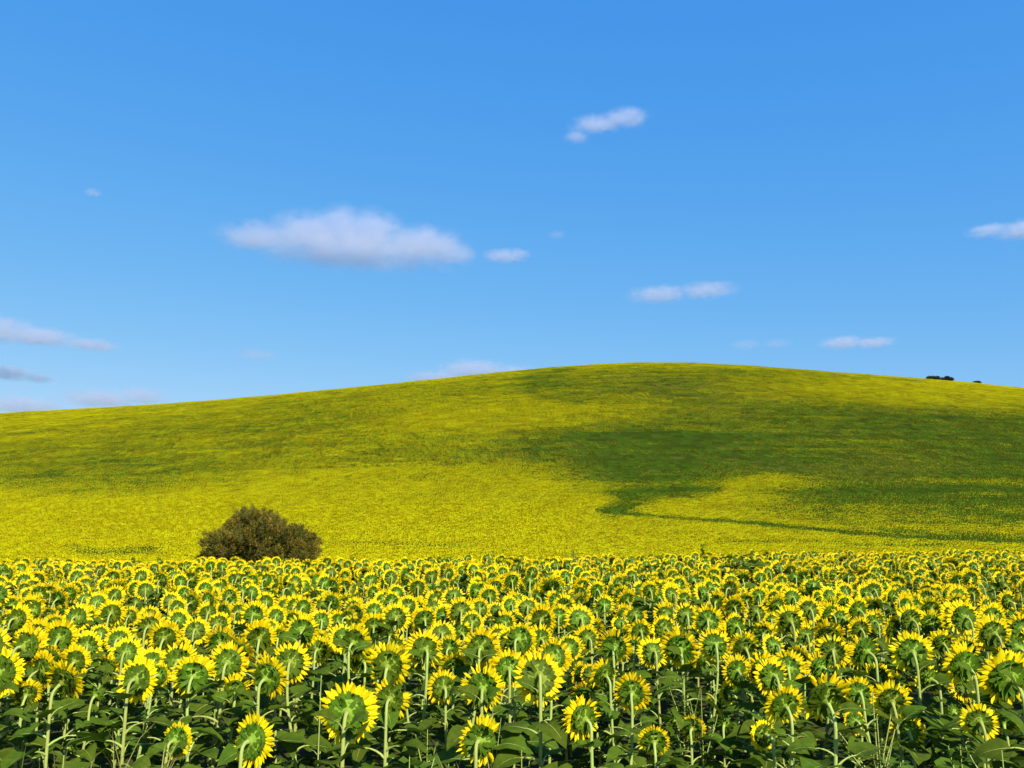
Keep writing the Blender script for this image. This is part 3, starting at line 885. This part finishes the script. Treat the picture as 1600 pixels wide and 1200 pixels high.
def make_bush():
    Yb = 41.0
    sc = Yb / FPX
    d0 = ray(404, 872)
    base = Vector((d0.x / d0.y * Yb, Yb, 0)); base.z = float(terrain(base.x, base.y))
    root = empty('bush', base)
    tag(root, 'wide brownish olive feathery bush rising behind the near sunflowers', 'bush')
    rnd = random.Random(3)
    def at(px_, py_, dy=0):
        q = ray(px_, py_)
        return Vector((q.x / q.y * Yb, Yb + dy, EYE + q.z / q.y * Yb)) - base
    # lobes: pixel centre, half width and half height, depth offset
    lobes = [(395, 846, 52, 48, 0, 1.7), (362, 858, 40, 36, -.4, 1.4), (440, 856, 42, 36, .2, 1.5), (467, 850, 24, 32, .5, .9), (345, 874, 26, 16, .3, 1.0), (415, 830, 34, 30, .4, 1.2),
             (385, 820, 26, 25, .3, 1.0), (478, 868, 18, 22, -.2, .8), (330, 876, 14, 9, 0, .7)]
    stems = MB()
    fol, folg = [], []
    foot = Vector((0, 0, 0))
    for li, (lx, ly, hw, hh, dy, dz) in enumerate(lobes):
        c = at(lx, ly, dy); rx, rz, ry = hw * sc * .89, hh * sc * .86, dz
        for k in range(13):
            u = Vector((rnd.gauss(0, 1), rnd.gauss(0, 1), abs(rnd.gauss(0, 1)) * .9)).normalized()
            tip = c + Vector((u.x * rx, u.y * ry, u.z * rz)) * rnd.uniform(.75, .98)
            f0 = foot + Vector((c.x * .35 + rnd.uniform(-.3, .3), rnd.uniform(-.3, .3), 0))
            P_ = bez(f0, f0 + Vector((0, 0, tip.z * .35)), tip * .75 + f0 * .25 + Vector((0, 0, .2)), tip, 7)
            v, f = tube(P_, [.05, .042, .034, .026, .018, .011, .004], 5); stems.add(v, f)
        # sprays of fine twigs, each a clump of its own with gaps between
        for k in range(int(26 + 80 * (rx * rz) / 2.2)):
            u = Vector((rnd.gauss(0, 1), rnd.gauss(0, 1), rnd.gauss(.25, 1))).normalized()
            q0 = c + Vector((u.x * rx, u.y * ry, u.z * rz)) * rnd.uniform(.55, 1.0)
            if q0.z < .15: continue
            ax = (Vector((u.x * .75, u.y * .5, .55 + .5 * u.z)) + Vector((rnd.gauss(0, .28), rnd.gauss(0, .28), rnd.gauss(0, .2)))).normalized()
            size = rnd.uniform(.18, .42)
            green = rnd.random() < .35
            stems.add(*tube([q0 - ax * size * .9, q0, q0 + ax * size * .8], [.012, .008, .002], 4))
            for m_ in range(int(190 * size / .45)):
                tt = rnd.random() ** .8
                off = Vector((rnd.gauss(0, 1), rnd.gauss(0, 1), rnd.gauss(0, 1))) * size * .30 * (1.05 - .75 * tt)
                p = q0 + ax * size * (tt * 1.5 - .6) + off
                dv = ax + off.normalized() * .7 + Vector((rnd.gauss(0, .25), rnd.gauss(0, .25), rnd.gauss(0, .25)))
                (folg if green else fol).append(blade(p, dv, rnd.uniform(.09, .22), rnd.uniform(.010, .020), rnd))
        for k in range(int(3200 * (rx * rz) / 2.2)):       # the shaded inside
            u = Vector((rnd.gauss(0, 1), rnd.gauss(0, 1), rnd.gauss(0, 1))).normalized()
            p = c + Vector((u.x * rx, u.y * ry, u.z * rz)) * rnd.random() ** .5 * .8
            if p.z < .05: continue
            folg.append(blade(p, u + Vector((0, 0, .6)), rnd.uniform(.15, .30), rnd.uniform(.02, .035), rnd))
    stems.build('branch_framework', [M_WOOD], root)
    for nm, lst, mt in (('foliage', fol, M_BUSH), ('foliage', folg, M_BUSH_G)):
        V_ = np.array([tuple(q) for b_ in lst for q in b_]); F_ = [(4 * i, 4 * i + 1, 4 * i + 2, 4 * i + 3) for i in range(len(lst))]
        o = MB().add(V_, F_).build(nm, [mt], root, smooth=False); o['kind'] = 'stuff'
    return root
make_bush()

# ------------------------------------------------------------------ trees beyond the skyline
def skyline_tree(x, ytop, wpx, Yt, label, seed, humps):
    rnd = random.Random(seed)
    d = ray(x, ytop)
    top = EYE + d.z / d.y * Yt
    X = d.x / d.y * Yt
    zb = float(terrain(X, Yt))
    root = empty('tree', (X, Yt, zb)); tag(root, label, 'tree', 'trees on the skyline')
    Ht = top - zb; hw = wpx * .5 * Yt / FPX
    v, f = tube(bez((0, 0, -.3), (0, 0, Ht * .2), (.2, 0, Ht * .4), (.1, 0, Ht * .75), 6), [.5, .42, .36, .3, .2, .1], 7)
    tr = MB().add(v, f)
    leaves_ = []
    for (ox, rr, oz) in humps:
        c = Vector((ox * hw, rnd.uniform(-.8, .8), Ht - oz - rr * hw * .62))
        v, f = tube(bez((0, 0, Ht * .3), (0, 0, Ht * .45), c * .7, c, 5), [.16, .13, .10, .07, .03], 5); tr.add(v, f)
        for k in range(1500):
            u = Vector((rnd.gauss(0, 1), rnd.gauss(0, 1), rnd.gauss(0, 1))).normalized()
            tuft = .88 + .14 * math.sin(u.x * 6 + seed) * math.sin(u.z * 7 + ox * 3) + .05 * math.sin(u.y * 19)
            p = c + Vector((u.x * rr * hw, u.y * rr * hw, u.z * rr * hw * .62)) * tuft * rnd.random() ** .35
            leaves_.append(blade(p, Vector((rnd.gauss(0, 1), rnd.gauss(0, 1), rnd.gauss(0, 1))), rnd.uniform(.5, .9), rnd.uniform(.18, .30), rnd))
    tr.build('trunk', [M_WOOD], root)
    V_ = np.array([tuple(q) for b_ in leaves_ for q in b_]); F_ = [(4 * i, 4 * i + 1, 4 * i + 2, 4 * i + 3) for i in range(len(leaves_))]
    MB().add(V_, F_).build('crown', [M_TREE], root, smooth=False)
skyline_tree(1457, 586.8, 23, 775, 'low flat dark tree on the skyline, first of the close pair', 1, [(-.45, .55, .25), (.1, .6, 0), (.5, .5, .4)])
skyline_tree(1479, 587.8, 22, 775, 'domed dark tree on the skyline with a small tuft on top, second of the pair', 2, [(-.4, .6, .7), (0, .35, 0), (.2, .62, .6), (.5, .5, 1.0)])
skyline_tree(1525.5, 594.8, 15, 770, 'small round dark tree standing alone on the skyline slope', 3, [(-.25, .7, .4), (.2, .75, 0)])

# ------------------------------------------------------------------ weeds
def at_depth(x, y, t):
    return Vector((0, 0, EYE)) + ray(x, y) * t

def weed(name, x, ytop, t, label, seed, n=26, leaf=(.05, .10), spread=.12, mat=None, cat='weed', bare=.25, stemr=.005, branches=3, width=.30):
    rnd = random.Random(seed)
    top = at_depth(x, ytop, t)
    zb = float(terrain(top.x, top.y))
    root = empty(name, (top.x, top.y, zb)); tag(root, label, cat, 'weeds among the sunflowers')
    H_ = top.z - zb
    st, lf = MB(), MB()
    for b_ in range(branches):
        ex = 0 if b_ == 0 else rnd.uniform(-spread, spread); ey = 0 if b_ == 0 else rnd.uniform(-spread, spread)
        hh = H_ * (1 if b_ == 0 else rnd.uniform(.7, .97))
        z0 = 0 if b_ == 0 else H_ * rnd.uniform(.2, .5)
        P_ = bez((0, 0, z0), (0, 0, z0 + (hh - z0) * .4), (ex * .7, ey * .7, z0 + (hh - z0) * .7), (ex, ey, hh), 8)
        v, f = tube(P_, [stemr * (1.2 - .1 * i) for i in range(8)], 5); st.add(v, f)
        for k in range(n):
            tt = bare + (1 - bare) * (k + rnd.random()) / n
            i = min(int(tt * 7), 6); w = tt * 7 - i
            p = Vector(P_[i] * (1 - w) + P_[i + 1] * w)
            a = rnd.uniform(0, 6.28); L = rnd.uniform(*leaf) * (1.15 - .5 * tt)
            dvec = Vector((math.cos(a), math.sin(a), rnd.uniform(-.1, .9)))
            bl_ = blade(p, dvec, L, L * width * .5, rnd)
            lf.add(np.array([tuple(q) for q in bl_]), [(0, 1, 2, 3)])
    st.build('stem', [M_STALK if mat is None else mat], root)
    o = lf.build('leaves', [mat or M_WEED], root, smooth=False); o['kind'] = 'stuff'
    return root

def tuft(x, y, t, label, seed, n=60, h=(.18, .38), mat=None, spread=.10):
    rnd = random.Random(seed)
    top = at_depth(x, y, t); zb = float(terrain(top.x, top.y))
    H_ = top.z - zb
    b = MB()
    for k in range(n):
        bx, by = rnd.gauss(0, spread * .5), rnd.gauss(0, spread * .5)
        L = H_ * rnd.uniform(.6, 1.08)
        a = rnd.uniform(0, 6.28); out = rnd.uniform(.05, .35) * L
        P_ = bez((bx, by, 0), (bx, by, L * .5), (bx + math.cos(a) * out * .4, by + math.sin(a) * out * .4, L * .9), (bx + math.cos(a) * out, by + math.sin(a) * out, L * rnd.uniform(.8, 1.0)), 6)
        s = np.array([-math.sin(a), math.cos(a), 0]) * rnd.uniform(.003, .008)
        V_, F_ = [], []
        for i, p in enumerate(P_):
            w = 1 - (i / 5) ** 2
            V_ += [p - s * w, p + s * w + np.array([0, 0, .001])]
        F_ = [(2 * i, 2 * i + 1, 2 * i + 3, 2 * i + 2) for i in range(5)]
        b.add(V_, F_)
    o = b.build('grass_tuft', [mat or M_WEED], None)
    o.location = (top.x, top.y, zb)
    tag(o, label, 'grass', 'grass tufts along the field edge')

tuft(62, 1166, 3.7, 'loose tuft of yellowing grass blades at the bottom corner beside the low feathery bud', 1, 38, mat=M_DRY, spread=.2)
tuft(200, 1165, 3.6, 'dry tan seeding grass tuft at the foot of the straight-stemmed front sunflower', 2, 110, mat=M_DRY, spread=.22)
tuft(15, 1176, 3.7, 'fresh green grass clump in the very bottom corner', 3, 110, spread=.3)
tuft(690, 1188, 3.8, 'thin dry grass wisps at the bottom, under the narrow front stems', 4, 50, mat=M_DRY, spread=.2)
weed('weed_plant', 100, 1180, 3.6, 'leafy green weed under the low feathery bud', 11, 40, (.05, .10), .15)
weed('weed_plant', 640, 1180, 3.9, 'broad-leaved dark weed low beside the tucked-in round sunflower stem', 12, 22, (.07, .12), .12, width=.7)
weed('weed_plant', 668, 1140, 4.6, 'upright bright green weed cluster between two front stems', 13, 30, (.04, .08), .08)
weed('weed_plant', 815, 1172, 4.0, 'low green weed below the round middle sunflower', 14, 26, (.05, .09), .12)
weed('weed_stalk', 502, 1055, 4.3, 'thin bare pale stalk with a tiny bud, rising past the wing-leaved sunflower', 15, 3, (.015, .025), .01, bare=.93, branches=1, stemr=.0045, mat=M_STALK, cat='weed stalk')
weed('weed_stalk', 1363, 1080, 4.4, 'branching whitish weed stalk standing beside the swept-petal sunflower', 16, 7, (.03, .06), .14, bare=.3, branches=5, stemr=.0055, cat='weed stalk')
weed('weed_stalk', 770, 1095, 4.4, 'fine feathery weed stalk beside the low full middle sunflower', 17, 14, (.02, .04), .08, bare=.4, branches=3, stemr=.003, cat='weed stalk')
weed('weed_plant', 1068, 1062, 5.2, 'bushy fine-leaved weed filling the gap below the thick-stemmed pale sunflower', 18, 60, (.03, .06), .16, branches=6, stemr=.004)
weed('weed_plant', 1095, 1075, 5.1, 'wiry branching weed with tiny leaves beside the bushy fine-leaved one', 19, 30, (.025, .05), .15, branches=5, stemr=.004)
weed('weed_plant', 1370, 1120, 4.3, 'spreading fine weed at the foot of the branching whitish stalk', 20, 40, (.04, .07), .2, branches=5)
weed('weed_plant', 1500, 1165, 3.9, 'low leafy weed patch in the gap under the open-leaved bud', 21, 40, (.05, .09), .22, branches=6, width=.5)
weed('weed_plant', 1565, 1172, 3.8, 'broad-leaved low weed at the bottom edge under the largest sunflower', 22, 30, (.06, .10), .2, branches=5, width=.6)
weed('weed_plant', 1380, 1178, 3.8, 'dense low weed at the bottom edge near the round head among weeds', 23, 40, (.05, .09), .2, branches=6, width=.5)
weed('weed_plant', 1240, 1185, 3.8, 'low weed sprig at the foot of the large leaf-crossed sunflower', 24, 24, (.04, .08), .15, branches=4)
weed('weed_plant', 1097, 851, 26, 'tall branching weed sticking up over the brow of the near field', 25, 40, (.08, .15), .20, branches=7, stemr=.014, bare=.5, width=.7, mat=M_LEAF)
weed('weed_plant', 770, 862, 28, 'small pale green weed tuft on the brow of the near field', 26, 50, (.08, .16), .3, branches=6, stemr=.010, bare=.5, width=.5)
weed('weed_plant', 895, 858, 33, 'faint low weed on the brow below the green wedge', 28, 40, (.08, .16), .3, branches=5, stemr=.010, bare=.6)

def broad_weed():
    """The dark, big-leaved plant that stands above its neighbours in the middle distance."""
    rnd = random.Random(77)
    top = at_depth(1160, 872, 16.0); zb = float(terrain(top.x, top.y)); H_ = top.z - zb
    root = empty('tall_leafy_weed', (top.x, top.y, zb))
    tag(root, 'tall dark plant with big drooping leaves towering over the middle rows', 'weed', 'weeds among the sunflowers')
    v, f = tube(bez((0, 0, 0), (0, 0, H_ * .4), (.02, 0, H_ * .7), (0, 0, H_), 7), [.022, .02, .018, .016, .014, .012, .008], 6)
    MB().add(v, f).build('stem', [M_LEAF], root)
    for k in range(11):
        L = rnd.uniform(.34, .48) * (1.15 - .55 * k / 11)
        o = link('leaf', LEAF_ME[k % N_LEAF], root)
        o.matrix_basis = leaf_matrix((Vector((0, 0, H_ * (.62 + .034 * k))), k * 2.4, rnd.uniform(-.1, .35), rnd.uniform(-.2, .2), L, 0))
    o = link('bud', BUD_ME[0], root); o.matrix_basis = Matrix.Translation((0, 0, H_)) @ Matrix.Diagonal((.11, .11, .11, 1))
broad_weed()
weed('scrub_clump', 662, 684, 470, 'small dark scrub clump alone on the upper hillside', 31, 150, (.9, 1.8), 4.2, branches=10, stemr=.08, bare=.4, width=.5, mat=M_TREE, cat='scrub')

# ------------------------------------------------------------------ clouds
def cloud(x, y, w, h, dist, label, parts, dens=1.0, seed=0, depth=.55, noise=1.0):
    """parts: (dx, dz, rx, rz) in units of the half width and half height; flat-bottomed puffs of water droplets."""
    d = ray(x, y).normalized()
    c = Vector((0, 0, EYE)) + d * (dist / math.hypot(d.x, d.y))
    px_m = (c - Vector((0, 0, EYE))).length / FPX * math.cos(math.atan2(d.x, d.y)) * 1.02
    W, Hh = w / 2 * px_m * 1.06, h / 2 * px_m * 1.08
    Dp = max(W * depth, Hh * 1.2)
    m = bpy.data.materials.new('cloud_vapour'); m.use_nodes = True
    n, l = m.node_tree.nodes, m.node_tree.links
    n.clear()
    out = n.new('ShaderNodeOutputMaterial')
    pv = n.new('ShaderNodeVolumePrincipled')
    pv.inputs['Color'].default_value = (.80, .825, .905, 1)
    pv.inputs['Anisotropy'].default_value = 0.28
    tc = n.new('ShaderNodeTexCoord')
    fine = n.new('ShaderNodeTexNoise'); fine.inputs['Scale'].default_value = 2.9; fine.inputs['Detail'].default_value = 6; fine.inputs['Roughness'].default_value = .64
    mp = n.new('ShaderNodeMapping'); mp.inputs['Location'].default_value = (seed * 3.7, seed * 1.3, 0)
    asp = W / Hh
    mp.inputs['Scale'].default_value = (asp * .62, asp * .62 * depth, 1.0)
    l.new(tc.outputs['Object'], mp.inputs['Vector']); l.new(mp.outputs[0], fine.inputs['Vector'])
    acc = None
    def math_(op, a, b=None):
        q = n.new('ShaderNodeMath'); q.operation = op
        for i, s in enumerate((a, b)):
            if s is None: continue
            if isinstance(s, (int, float)): q.inputs[i].default_value = s
            else: l.new(s, q.inputs[i])
        return q.outputs[0]
    for (dx, dz, rx, rz) in parts:
        sp = n.new('ShaderNodeMapping'); sp.vector_type = 'POINT'
        sp.inputs['Location'].default_value = (-dx / rx, 0, -dz / rz); sp.inputs['Scale'].default_value = (1 / rx, 1 / max(rx, .45), 1 / rz)
        l.new(tc.outputs['Object'], sp.inputs['Vector'])
        ln = n.new('ShaderNodeVectorMath'); ln.operation = 'LENGTH'; l.new(sp.outputs[0], ln.inputs[0])
        e = math_('SUBTRACT', 1.0, ln.outputs['Value'])
        acc = e if acc is None else math_('MAXIMUM', acc, e)
    nz = math_('MULTIPLY', math_('SUBTRACT', fine.outputs[0], .44), 2.1 * noise)
    fld = math_('ADD', acc, nz)
    edge = n.new('ShaderNodeMapRange'); edge.interpolation_type = 'SMOOTHSTEP'
    edge.inputs[1].default_value = .05; edge.inputs[2].default_value = 1.0
    l.new(fld, edge.inputs[0])
    lim = n.new('ShaderNodeMapRange'); lim.inputs[1].default_value = 0.0; lim.inputs[2].default_value = .5     # thins out to the domain's skin
    l.new(acc, lim.inputs[0])
    sz = n.new('ShaderNodeSeparateXYZ'); l.new(tc.outputs['Object'], sz.inputs[0])
    flat = n.new('ShaderNodeMapRange'); flat.interpolation_type = 'SMOOTHSTEP'; flat.inputs[1].default_value = -.95; flat.inputs[2].default_value = -.35   # level base
    l.new(sz.outputs[2], flat.inputs[0])
    den = math_('MULTIPLY', math_('MULTIPLY', math_('MULTIPLY', edge.outputs[0], lim.outputs[0]), flat.outputs[0]), dens * 2.9 / Dp)
    l.new(den, pv.inputs['Density'])
    l.new(pv.outputs[0], out.inputs['Volume'])
    # the skin: farthest point of the puffs in every direction
    import bmesh
    bm = bmesh.new(); bmesh.ops.create_icosphere(bm, subdivisions=4, radius=1.0)
    cx = sum(p[0] * p[2] for p in parts) / sum(p[2] for p in parts); cz_ = sum(p[1] * p[2] for p in parts) / sum(p[2] for p in parts)
    tt = np.linspace(0.02, 3.0, 150)
    for v in bm.verts:
        u = np.array(v.co)
        pt = np.array([cx, 0, cz_]) + tt[:, None] * u
        f = np.max([1 - np.sqrt(((pt[:, 0] - a) / rx) ** 2 + (pt[:, 1] / max(rx, .45)) ** 2 + ((pt[:, 2] - b_) / rz) ** 2) for a, b_, rx, rz in parts], axis=0)
        k = np.where(f > 0)[0]
        t_ = tt[k[-1]] if len(k) else .05
        v.co = Vector(np.array([cx, 0, cz_]) + u * t_)
    me_ = bpy.data.meshes.new('cloud'); bm.to_mesh(me_); bm.free()
    me_.materials.append(m)
    o = link('cloud', me_)
    o.location = c
    o.scale = (W, Dp, Hh)
    o.rotation_euler = (0, 0, -math.atan2(d.x, d.y))
    tag(o, label, 'cloud', 'small clouds in the blue sky')
    return o

cloud(545, 370, 400, 100, 2600, 'largest flat-bottomed cloud with a humped white top, left of the sky centre',
      [(-.62, -.18, .36, .50), (-.25, .05, .42, .72), (-.05, .22, .30, .80), (.16, .22, .30, .78), (.55, -.05, .40, .62), (.05, -.42, .98, .42), (.72, -.30, .26, .36)], 1.0, 1)
cloud(788, 400, 92, 38, 2600, 'small thin cloud trailing just past the end of the largest cloud', [(0, 0, .9, .7), (.4, .1, .55, .7)], .40, 2)
cloud(950, 195, 140, 66, 2400, 'highest small cloud, slanting with a rounded upper end', [(.35, .25, .58, .55), (-.2, .05, .7, .42), (-.62, -.5, .34, .34)], .62, 3)
cloud(1062, 458, 190, 44, 3000, 'thin level streak of cloud above the hilltop', [(-.3, .0, .65, .7), (.4, .1, .6, .7)], .6, 4)
cloud(1575, 360, 150, 52, 3000, 'cloud cut off by the right edge of the picture', [(-.35, .2, .5, .5), (.3, -.1, .7, .7)], .6, 5)
cloud(62, 526, 240, 60, 3200, 'low domed cloud at the left edge with a long thin tail', [(-.40, .15, .50, .85), (.0, .0, .55, .62), (.55, -.12, .45, .40)], 1.0, 6)
cloud(30, 584, 120, 40, 3400, 'faint grey cloud below the low domed one, above the left slope', [(-.2, 0, .7, .75), (.4, -.2, .5, .5)], .7, 7)
cloud(180, 622, 190, 50, 3600, 'pale cloud resting on the left slope of the hill', [(-.2, -.1, .75, .7), (.35, .2, .55, .7)], .7, 8)
cloud(40, 634, 150, 44, 3800, 'hazy cloud bank touching the skyline in the lower left sky corner', [(0, 0, .95, .8)], .6, 17)
cloud(740, 582, 230, 52, 3600, 'pale cloud half hidden behind the left shoulder of the hilltop', [(-.45, -.3, .55, .5), (0, .15, .6, .75), (.5, -.05, .5, .65)], .75, 9)
cloud(1335, 536, 130, 34, 3400, 'little flat cloud over the right slope of the hill', [(-.25, .1, .65, .75), (.4, -.1, .6, .6)], .6, 10)
cloud(1190, 537, 110, 30, 3400, 'very faint wisp just left of the little flat cloud', [(-.4, 0, .55, .7), (.4, -.05, .5, .6)], .2, 11)
cloud(145, 301, 34, 20, 2600, 'tiny isolated puff in the upper left sky', [(0, 0, .95, .9)], .16, 12)
cloud(400, 554, 90, 26, 3400, 'barely visible wisp low in the sky above the left slope', [(0, 0, .95, .85)], .15, 13)
cloud(870, 367, 40, 20, 2600, 'faint speck of cloud between the largest cloud and the sky centre', [(0, 0, .95, .9)], .08, 14)
